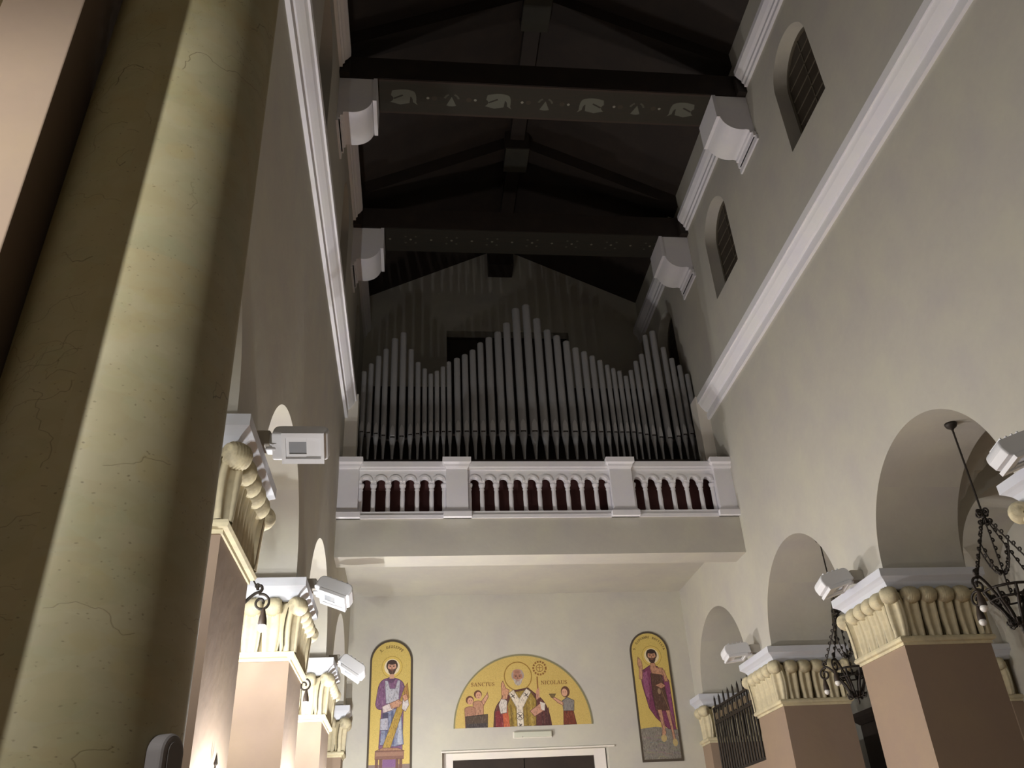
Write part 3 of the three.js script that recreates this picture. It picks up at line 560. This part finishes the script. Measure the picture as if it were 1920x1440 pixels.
// ------------------------------------------------------------------ mosaics
function tesserae(x, W, Hh, cols, n) { for (let i = 0; i < n; i++) { x.fillStyle = cols[Math.floor(rnd() * cols.length)]; x.fillRect(rnd() * W, rnd() * Hh, 3 + rnd() * 5, 3 + rnd() * 4); } }
const GOLD = ['rgba(206,184,100,.5)', 'rgba(182,158,80,.45)', 'rgba(220,202,128,.4)', 'rgba(168,150,90,.4)'];
function blob(x, pts, fill, stroke, lw = 3) {
  const path = () => { x.beginPath(); pts.forEach((p, i) => p.length === 2 ? (i ? x.lineTo(...p) : x.moveTo(...p)) : x.quadraticCurveTo(...p)); x.closePath(); };
  path();
  if (fill) {
    x.fillStyle = fill; x.fill();
    const xs = pts.map(p => p[p.length - 2]), ys = pts.map(p => p[p.length - 1]), x0 = Math.min(...xs), x1 = Math.max(...xs), y0 = Math.min(...ys), y1 = Math.max(...ys);
    x.save(); path(); x.clip();                          // folds and single stones of the mosaic
    const n = Math.max(4, (x1 - x0) * (y1 - y0) / 260);
    for (let k = 0; k < n; k++) { const t = rnd(); x.fillStyle = t < .5 ? 'rgba(30,18,16,.20)' : t < .8 ? 'rgba(255,240,220,.14)' : 'rgba(90,60,70,.16)'; x.fillRect(x0 + rnd() * (x1 - x0), y0 + rnd() * (y1 - y0), 3 + rnd() * 6, 6 + rnd() * 26); }
    x.restore(); path();
  }
  if (stroke) { x.strokeStyle = stroke; x.lineWidth = lw + 2; x.stroke(); }
}
function arcText(x, txt, cx, cy, r, a0, a1, size, col) { x.fillStyle = col; x.font = `bold ${size}px sans-serif`; x.textAlign = 'center'; x.textBaseline = 'middle'; [...txt].forEach((ch, i) => { const a = a0 + (a1 - a0) * i / (txt.length - 1); x.save(); x.translate(cx + r * Math.cos(a), cy + r * Math.sin(a)); x.rotate(a + Math.PI / 2); x.fillText(ch, 0, 0); x.restore(); }); }
function head(x, cx, cy, s, skin, hair, beard, halo) {
  if (halo) { x.fillStyle = halo.fill; x.beginPath(); x.arc(cx, cy, s * 1.72, 0, 7); x.fill(); x.strokeStyle = halo.line; x.lineWidth = 5; x.beginPath(); x.arc(cx, cy, s * 1.78, 0, 7); x.stroke(); if (halo.inner) { x.fillStyle = halo.inner; x.beginPath(); x.arc(cx, cy, s * 1.35, 0, 7); x.fill(); } }
  x.fillStyle = hair; x.beginPath(); x.ellipse(cx, cy - s * .22, s * 1.0, s * .98, 0, 0, 7); x.fill();
  x.fillStyle = skin; x.beginPath(); x.ellipse(cx, cy + s * .05, s * .74, s * .95, 0, 0, 7); x.fill();
  x.fillStyle = hair; x.beginPath(); x.ellipse(cx, cy - s * .78, s * .82, s * .4, 0, 0, 7); x.fill();
  x.fillStyle = beard; blob(x, [[cx - s * .72, cy + s * .2], [cx - s * .3, cy + s * .42], [cx + s * .3, cy + s * .42], [cx + s * .72, cy + s * .2], [cx + s * .6, cy + s * 1.3, cx, cy + s * 1.32], [cx - s * .6, cy + s * 1.3, cx - s * .72, cy + s * .2]], beard);
  x.fillStyle = 'rgb(140,84,70)'; x.fillRect(cx - s * .24, cy + s * .56, s * .48, s * .1);
  x.fillStyle = 'rgb(52,34,28)'; x.fillRect(cx - s * .45, cy - s * .14, s * .28, s * .11); x.fillRect(cx + s * .17, cy - s * .14, s * .28, s * .11); x.fillRect(cx - s * .5, cy - s * .3, s * .36, s * .07); x.fillRect(cx + s * .14, cy - s * .3, s * .36, s * .07);
  x.fillStyle = 'rgba(110,72,56,.8)'; blob(x, [[cx - s * .04, cy - s * .1], [cx + s * .1, cy + s * .34], [cx - s * .12, cy + s * .34]], 'rgba(120,80,62,.8)');
}
const finish = (c) => { const t = new THREE.CanvasTexture(c); t.colorSpace = THREE.SRGBColorSpace; return t; };
function archedPanel(W, Hh, draw) {                     // canvas of an arched mosaic, drawn edge to edge with a dark border
  const c = document.createElement('canvas'); c.width = W; c.height = Hh; const x = c.getContext('2d');
  x.fillStyle = 'rgb(200,176,98)'; x.fillRect(0, 0, W, Hh); tesserae(x, W, Hh, GOLD, 5000);
  draw(x); tesserae(x, W, Hh, ['rgba(60,50,30,.10)', 'rgba(240,230,190,.08)'], 5000);
  x.strokeStyle = 'rgb(78,66,50)'; x.lineWidth = 30; x.beginPath(); x.moveTo(0, Hh); x.lineTo(0, W / 2); x.arc(W / 2, W / 2, W / 2, Math.PI, 0); x.lineTo(W, Hh); x.closePath(); x.stroke();
  return finish(c);
}
function carpenterTex() {
  const W = 480, Hh = 1460;
  return archedPanel(W, Hh, x => {
    x.fillStyle = 'rgb(128,110,104)'; x.fillRect(0, 1330, W, 200);
    arcText(x, 'S. GIUSEPPE', 240, 262, 190, -2.28, -.86, 44, 'rgb(96,74,34)');
    // purple robe
    blob(x, [[150, 440], [240, 400, 330, 440], [400, 470, 400, 560], [390, 640], [380, 1250], [130, 1250], [120, 1150], [140, 760], [80, 770, 70, 700], [90, 560], [100, 470, 150, 440]], 'rgb(118,82,118)', 'rgb(62,40,62)');
    blob(x, [[160, 760], [360, 760], [395, 1130], [300, 1150], [130, 1130]], 'rgb(126,134,160)', 'rgb(70,72,96)');
    for (const [a, b, col] of [[190, 20, 'rgb(92,98,128)'], [250, 24, 'rgb(84,92,126)'], [330, 26, 'rgb(166,172,188)']]) { x.fillStyle = col; blob(x, [[a, 780], [a + b, 780], [a + b + 20, 1130], [a - 4, 1130]], col); }
    blob(x, [[170, 450], [205, 455], [230, 540], [290, 540], [315, 450], [345, 450], [330, 700], [190, 700]], 'rgb(172,172,184)', 'rgb(96,90,110)');
    x.fillStyle = 'rgb(92,64,96)'; blob(x, [[195, 440], [240, 520, 290, 440], [270, 415], [210, 415]], 'rgb(92,64,96)');
    blob(x, [[130, 860], [215, 850], [220, 980], [130, 980]], 'rgb(168,168,182)', 'rgb(80,76,100)');
    x.fillStyle = 'rgb(70,66,90)'; x.fillRect(150, 800, 70, 55);
    head(x, 248, 300, 66, 'rgb(196,150,128)', 'rgb(58,40,36)', 'rgb(76,54,48)', { fill: 'rgb(204,178,92)', line: 'rgb(150,122,48)', inner: 'rgb(222,208,176)' });
    x.fillStyle = 'rgb(192,150,126)'; x.fillRect(222, 380, 54, 50);
    // plank
    blob(x, [[400, 520], [440, 600], [240, 1190], [150, 1190]], 'rgb(170,140,62)', 'rgb(104,82,38)'); blob(x, [[390, 540], [430, 480], [450, 640], [400, 720]], 'rgb(160,118,66)', 'rgb(104,82,38)');
    // forearms and hands
    blob(x, [[145, 730], [250, 690], [330, 660], [360, 700], [260, 770], [160, 800]], 'rgb(204,190,190)', 'rgb(104,74,80)'); blob(x, [[230, 700], [330, 660], [375, 690], [340, 740], [250, 752]], 'rgb(190,142,116)', 'rgb(104,70,58)');
    blob(x, [[380, 640], [430, 620], [450, 720], [410, 790], [370, 760]], 'rgb(206,200,200)', 'rgb(90,66,74)'); blob(x, [[370, 620], [420, 600], [440, 660], [395, 680]], 'rgb(190,142,116)', 'rgb(104,70,58)');
    // bench
    x.fillStyle = 'rgb(122,86,74)'; x.fillRect(80, 1190, 320, 90); x.fillStyle = 'rgb(146,110,92)'; x.fillRect(90, 1205, 300, 40); x.fillStyle = 'rgb(104,72,62)'; for (const a of [85, 130, 310, 350]) x.fillRect(a, 1270, 34, 150); x.fillStyle = 'rgb(120,84,128)'; x.fillRect(165, 1280, 145, 80);
    blob(x, [[90, 1190], [160, 1160], [330, 1165], [400, 1195]], 'rgb(156,116,92)', 'rgb(90,60,50)');
  });
}
function hermitTex() {
  const W = 480, Hh = 1480;
  return archedPanel(W, Hh, x => {
    x.fillStyle = 'rgb(126,122,116)'; blob(x, [[0, 1130], [200, 1110], [480, 1150], [480, 1480], [0, 1480]], 'rgb(128,124,116)');
    for (let i = 0; i < 40; i++) { x.strokeStyle = `rgba(${90 + rnd() * 70},${88 + rnd() * 66},${84 + rnd() * 60},.6)`; x.lineWidth = 5; x.beginPath(); const a = rnd() * 480, b = 1150 + rnd() * 300; x.moveTo(a, b); x.quadraticCurveTo(a + 40, b - 20, a + 90, b + 10); x.stroke(); }
    arcText(x, 'S. GIOVANNI BATTISTA', 240, 258, 196, -2.86, -.26, 38, 'rgb(84,64,32)');
    blob(x, [[90, 480], [230, 400], [320, 420], [440, 590], [450, 1150], [360, 1140], [300, 1090], [220, 1010], [150, 900], [100, 640]], 'rgb(116,54,88)', 'rgb(62,28,46)');
    for (const [a, col] of [[[[110, 500], [180, 470], [170, 800], [130, 760]], 'rgb(142,82,118)'], [[[390, 600], [440, 600], [440, 1060], [400, 960]], 'rgb(128,64,104)'], [[[200, 700], [240, 720], [280, 1060], [230, 980]], 'rgb(88,38,66)']]) blob(x, a, col);
    head(x, 262, 290, 68, 'rgb(186,138,110)', 'rgb(48,32,28)', 'rgb(62,42,36)', { fill: 'rgb(206,180,96)', line: 'rgb(150,122,50)', inner: 'rgb(220,206,170)' });
    blob(x, [[236, 376], [290, 376], [300, 430], [380, 440], [400, 500], [360, 540], [240, 520], [220, 430]], 'rgb(184,136,108)', 'rgb(96,62,50)');
    blob(x, [[220, 500], [360, 520], [380, 720], [400, 930], [230, 930], [215, 700]], 'rgb(84,58,48)', 'rgb(48,30,26)');
    blob(x, [[70, 560], [85, 440], [70, 380], [85, 300], [120, 340], [130, 400], [110, 570]], 'rgb(192,146,116)', 'rgb(110,72,58)');
    blob(x, [[370, 450], [400, 470], [430, 600], [385, 600]], 'rgb(184,136,108)', 'rgb(96,62,50)'); blob(x, [[260, 640], [340, 610], [390, 650], [330, 680]], 'rgb(186,138,110)', 'rgb(96,62,50)');
    blob(x, [[250, 920], [300, 920], [320, 1180], [300, 1230], [265, 1220], [280, 1120]], 'rgb(186,140,114)', 'rgb(96,62,50)'); blob(x, [[350, 930], [395, 930], [420, 1200], [430, 1290], [395, 1290], [390, 1160]], 'rgb(186,140,114)', 'rgb(96,62,50)');
    x.fillStyle = 'rgb(180,160,110)'; x.beginPath(); x.ellipse(285, 1240, 34, 40, .3, 0, 7); x.fill(); x.beginPath(); x.ellipse(415, 1290, 30, 42, 0, 0, 7); x.fill();
    x.strokeStyle = 'rgb(150,120,80)'; x.lineWidth = 5; x.beginPath(); x.moveTo(330, 700); x.lineTo(450, 1120); x.stroke();
    x.fillStyle = 'rgb(150,124,100)'; x.beginPath(); x.ellipse(300, 710, 20, 34, 0, 0, 7); x.fill();
  });
}
function bishopTex() {
  const W = 1600, Hh = 800, c = document.createElement('canvas'); c.width = W; c.height = Hh; const x = c.getContext('2d');
  x.fillStyle = 'rgb(196,170,98)'; x.fillRect(0, 0, W, Hh); tesserae(x, W, Hh, GOLD, 9000);
  x.strokeStyle = 'rgb(132,128,96)'; x.lineWidth = 26; x.beginPath(); x.arc(800, 800, 795, Math.PI, 0); x.stroke();
  x.strokeStyle = 'rgb(142,110,44)'; x.lineWidth = 12; x.beginPath(); x.arc(760, 250, 160, 0, 7); x.stroke();
  x.fillStyle = 'rgb(120,84,40)'; x.font = 'bold 58px serif'; x.textAlign = 'center'; x.save(); x.translate(345, 352); x.rotate(.0); x.fillText('SANCTUS', 0, 0); x.restore(); x.fillText('NICOLAUS', 1180, 352);
  // crozier
  x.strokeStyle = 'rgb(132,92,44)'; x.lineWidth = 16; x.beginPath(); x.moveTo(985, 800); x.lineTo(985, 260); x.stroke(); x.lineWidth = 22; x.setLineDash([22, 10]); x.beginPath(); x.arc(1020, 165, 74, 0, 7); x.stroke(); x.setLineDash([]); x.lineWidth = 8; x.beginPath(); x.arc(1020, 165, 40, 0, 7); x.moveTo(1020, 130); x.lineTo(1020, 200); x.moveTo(990, 160); x.lineTo(1050, 160); x.stroke();
  // dark cloak and gold chasuble
  blob(x, [[455, 800], [470, 640], [510, 510, 600, 490], [700, 410], [870, 385], [985, 480], [1100, 560, 1120, 800]], 'rgb(88,46,46)', 'rgb(56,26,28)', 6);
  for (const [a, w] of [[1010, 16], [1050, 22], [1085, 12]]) blob(x, [[a, 620], [a + w, 600], [a + w + 10, 800], [a - 4, 800]], 'rgb(66,32,34)');
  blob(x, [[580, 800], [600, 620], [640, 520], [680, 430], [880, 400], [960, 520], [940, 800]], 'rgb(146,122,52)', 'rgb(84,64,28)', 7);
  for (const [a, b, c2] of [[650, 560, 'rgb(116,94,38)'], [830, 560, 'rgb(122,100,40)'], [880, 520, 'rgb(168,144,70)'], [690, 600, 'rgb(166,142,66)']]) blob(x, [[a, b], [a + 18, b + 10], [a + 34, 800], [a + 4, 800]], c2);
  blob(x, [[560, 560], [620, 560], [640, 800], [560, 800]], 'rgb(186,92,60)', null);
  blob(x, [[480, 640], [560, 600], [570, 800], [480, 800]], 'rgb(120,40,46)', null);
  blob(x, [[640, 440], [700, 400], [760, 500], [850, 390], [900, 430], [800, 600], [800, 800], [725, 800], [725, 600]], 'rgb(214,204,188)', 'rgb(120,108,92)', 4);
  x.strokeStyle = 'rgb(56,48,48)'; x.lineWidth = 9; for (const [a, b, s] of [[690, 470, 26], [845, 462, 26], [762, 690, 26], [762, 790, 20]]) { x.beginPath(); x.moveTo(a - s * .7, b - s); x.lineTo(a + s * .7, b + s); x.moveTo(a + s * .8, b - s * .5); x.lineTo(a - s * .8, b + s * .5); x.stroke(); } x.lineWidth = 5; x.beginPath(); x.arc(762, 690, 40, 0, 7); x.stroke();
  // sleeves and hands
  blob(x, [[520, 560], [560, 480], [620, 520], [610, 650], [540, 660]], 'rgb(206,198,190)', 'rgb(96,80,76)', 4); blob(x, [[560, 500], [560, 330], [580, 300], [610, 380], [650, 400], [620, 500]], 'rgb(196,146,116)', 'rgb(110,72,56)', 4);
  blob(x, [[880, 640], [1000, 560], [1050, 560], [1040, 640], [930, 700]], 'rgb(190,140,118)', 'rgb(96,60,54)', 4); blob(x, [[960, 420], [1000, 380], [1000, 500], [960, 520]], 'rgb(190,140,118)', null); blob(x, [[1000, 540], [1060, 560], [1050, 640], [1010, 630]], 'rgb(210,200,192)', null);
  head(x, 757, 258, 74, 'rgb(164,116,96)', 'rgb(158,144,138)', 'rgb(176,166,158)', null);
  x.fillStyle = 'rgb(172,124,104)'; x.beginPath(); x.ellipse(750, 202, 46, 30, 0, 0, 7); x.fill(); x.strokeStyle = 'rgb(96,66,54)'; x.lineWidth = 4; for (const b of [190, 202, 214]) { x.beginPath(); x.moveTo(722, b); x.lineTo(780, b + 2); x.stroke(); }
  // tub with little figures in wraps
  const child = (cx, cy, wrap) => { blob(x, [[cx - 55, 800], [cx - 60, cy + 90], [cx, cy + 50, cx + 60, cy + 90], [cx + 55, 800]], wrap, 'rgb(112,74,60)', 4); x.fillStyle = 'rgb(96,58,42)'; x.beginPath(); x.arc(cx, cy, 46, 0, 7); x.fill(); x.fillStyle = 'rgb(200,152,126)'; x.beginPath(); x.ellipse(cx + 6, cy + 12, 33, 40, 0, 0, 7); x.fill(); x.fillStyle = 'rgb(60,38,32)'; x.fillRect(cx - 10, cy + 4, 12, 6); x.fillRect(cx + 14, cy + 4, 12, 6); x.fillRect(cx - 2, cy + 32, 16, 4); };
  child(285, 440, 'rgb(176,132,106)'); child(190, 500, 'rgb(164,120,98)');
  blob(x, [[320, 520], [380, 450], [395, 420], [405, 470], [350, 560]], 'rgb(200,152,126)', 'rgb(112,74,60)', 4);
  blob(x, [[140, 680], [390, 660], [385, 800], [145, 800]], 'rgb(80,66,54)', 'rgb(46,36,30)', 5); blob(x, [[140, 760], [385, 750], [385, 800], [145, 800]], 'rgb(62,56,58)');
  // kneeling girl with bowl
  blob(x, [[1270, 640], [1380, 640], [1410, 800], [1260, 800]], 'rgb(112,52,36)', 'rgb(64,30,24)', 4); blob(x, [[1260, 540], [1320, 500], [1400, 540], [1390, 650], [1270, 650]], 'rgb(128,124,122)', 'rgb(66,60,60)', 4);
  x.fillStyle = 'rgb(90,58,42)'; x.beginPath(); x.ellipse(1305, 440, 52, 62, 0, 0, 7); x.fill(); x.fillStyle = 'rgb(204,158,132)'; x.beginPath(); x.ellipse(1295, 448, 34, 44, 0, 0, 7); x.fill(); x.fillStyle = 'rgb(60,38,32)'; x.fillRect(1275, 440, 12, 6); x.fillRect(1300, 440, 12, 6);
  blob(x, [[1270, 590], [1210, 560], [1150, 505], [1170, 495], [1270, 555]], 'rgb(200,152,126)', 'rgb(112,74,60)', 4); x.fillStyle = 'rgb(110,92,56)'; blob(x, [[1115, 460], [1190, 460], [1168, 500], [1138, 500]], 'rgb(110,92,56)', 'rgb(70,56,34)');
  tesserae(x, W, Hh, ['rgba(60,50,30,.10)', 'rgba(240,230,190,.08)'], 9000);
  return finish(c);
}
function arched(name, x0, x1, y0, top, tex, label) {
  const r = (x1 - x0) / 2, h = top - y0; const p = thing(name, label, 'mosaic', [(x0 + x1) / 2, y0, ZE]);
  const s = new THREE.Shape(); s.moveTo(-r, 0); s.lineTo(r, 0); s.lineTo(r, h - r); s.absarc(0, h - r, r, 0, Math.PI, false); s.closePath();
  const g = extrudeZ(s, .002, .018, 32); const uv = g.attributes.uv, q = g.attributes.position; for (let i = 0; i < q.count; i++) uv.setXY(i, (q.getX(i) + r) / (2 * r), q.getY(i) / h);
  mesh('picture', g, std({ map: tex, roughness: .6 }), p);
  const f = new THREE.Shape(); f.moveTo(-r - .012, -.02); f.lineTo(r + .012, -.02); f.lineTo(r + .012, h - r); f.absarc(0, h - r, r + .012, 0, Math.PI, false); f.closePath(); const hh = new THREE.Path(); hh.moveTo(-r + .012, .015); hh.lineTo(r - .012, .015); hh.lineTo(r - .012, h - r); hh.absarc(0, h - r, r - .012, 0, Math.PI, false); hh.closePath(); f.holes.push(hh);
  mesh('border', extrudeZ(f, .002, .024, 32), std({ color: lin(.07, .055, .04), roughness: .8 }), p);
}
arched('arched_mosaic', -.862, -.072, 3.40, 5.84, carpenterTex(), 'tall arched gold mosaic of a bearded man in purple robe holding a plank');
arched('arched_mosaic', 4.246, 5.012, 3.50, 5.885, hermitTex(), 'tall arched gold mosaic of a bearded man in crimson cloak and short tunic');
{
  const p = thing('lunette_mosaic', 'half-round gold mosaic of a white-bearded bishop above the door', 'mosaic', [2.035, 4.19, ZE]); const r = 1.325;
  const s = new THREE.Shape(); s.moveTo(-r, 0); s.lineTo(r, 0); s.absarc(0, 0, r, 0, Math.PI, false); s.closePath();
  const g = extrudeZ(s, .002, .014, 48); const uv = g.attributes.uv, q = g.attributes.position; for (let i = 0; i < q.count; i++) uv.setXY(i, (q.getX(i) + r) / (2 * r), q.getY(i) / r);
  mesh('picture', g, std({ map: bishopTex(), roughness: .6 }), p);
}
// ------------------------------------------------------------------ door, emergency lamp
{
  const d = thing('door_1', 'dark wooden double door recessed in a white doorway under the mosaics', 'door', [2.03, 0, ZE - .22], null, 'structure');
  mesh('frame', [box(-1.55, -1.33, 0, 3.78, -.05, .05), box(1.33, 1.55, 0, 3.78, -.05, .05), box(-1.33, 1.33, 3.665, 3.78, -.05, .05)], M.plaster, d);
  for (const q of [-1, 1]) { const l = mesh('leaf', box(q * .008, q * 1.325, .02, 3.66, -.04, .02), M.darkwood, d); mesh('panel', box(q * .2, q * 1.15, 2.2, 3.45, .02, .035), M.darkwood, l); mesh('panel', box(q * .2, q * 1.15, .3, 1.9, .02, .035), M.darkwood, l); mesh('handle', rbox(.03, .2, .05, .01, q * .1, 1.1, .05), M.chrome, l); }
  const lintel = struct('trim_' + (++trimNo), box(DOOR.x0 - .02, DOOR.x1 + .12, 3.775, 3.80, ZE, ZE + .035), M.plaster, 'thin white ledge above the dark wooden door', 'ledge');
}
{
  const e = thing('emergency_lamp', 'slim translucent emergency lamp between the half-round mosaic and the door', 'lamp', [2.19, 4.035, ZE]);
  mesh('base', rbox(.74, .12, .03, .01, 0, 0, .016), M.plaster, e); mesh('diffuser', rbox(.72, .10, .05, .018, 0, 0, .055), M.emergency, e); mesh('indicator', new THREE.SphereGeometry(.012, 10, 8).translate(-.2, -.04, .075), M.chrome, e);
}
// ------------------------------------------------------------------ iron grille in the first arch of the unlit arcade
{
  const g = thing('iron_grille', 'black iron grille with spikes and square ornaments in the arch beside the end wall', 'grille', [XR + .12, 3.14, 0]);
  const z0 = -16.24, z1 = -13.92, n = 18;
  for (const [y, h] of [[0, .04], [.86, .05], [1.12, .035]]) mesh('rail', box(-.02, .02, y, y + h, z0, z1), M.iron, g);
  for (let i = 0; i <= n; i++) { const z = z0 + (z1 - z0) * i / n; const b = mesh('bar', new THREE.CylinderGeometry(.019, .019, 1.14 + (i % 2 ? .16 : 0), 8), M.iron, g); b.position.set(0, (1.14 + (i % 2 ? .16 : 0)) / 2, z); if (i % 2) mesh('spike', new THREE.ConeGeometry(.018, .07, 8).translate(0, .68, 0), M.iron, b); else if (i < n) mesh('ornament', box(-.014, .014, .37, .48, .08, .19), M.bronze, b); }
  tag(mesh('parapet', box(XR + .04, XR + .34, 0, 3.12, -16.33, -13.84), M.pier), 'solid beige parapet wall carrying the black iron grille', 'parapet');
}
// dark confessional in the dim aisle
{
  const c = thing('confessional', 'dark wooden confessional against the outer wall of the dim aisle', 'confessional', [XR + T + AW - .6, 0, -15.1]);
  mesh('cabinet', rbox(.95, 3.9, 2.3, .02, 0, 1.95, 0), M.darkwood, c); mesh('cornice', stack([[0, 3.9], [.06, 3.96], [.1, 4.02], [.1, 4.1]], .475, 1.15), M.darkwood, c);
  for (const z of [-.72, 0, .72]) mesh('door', box(-.5, -.475, .2, 3.2, z - .3, z + .3), M.darkwood, c);
}
renderer.render(scene, camera);
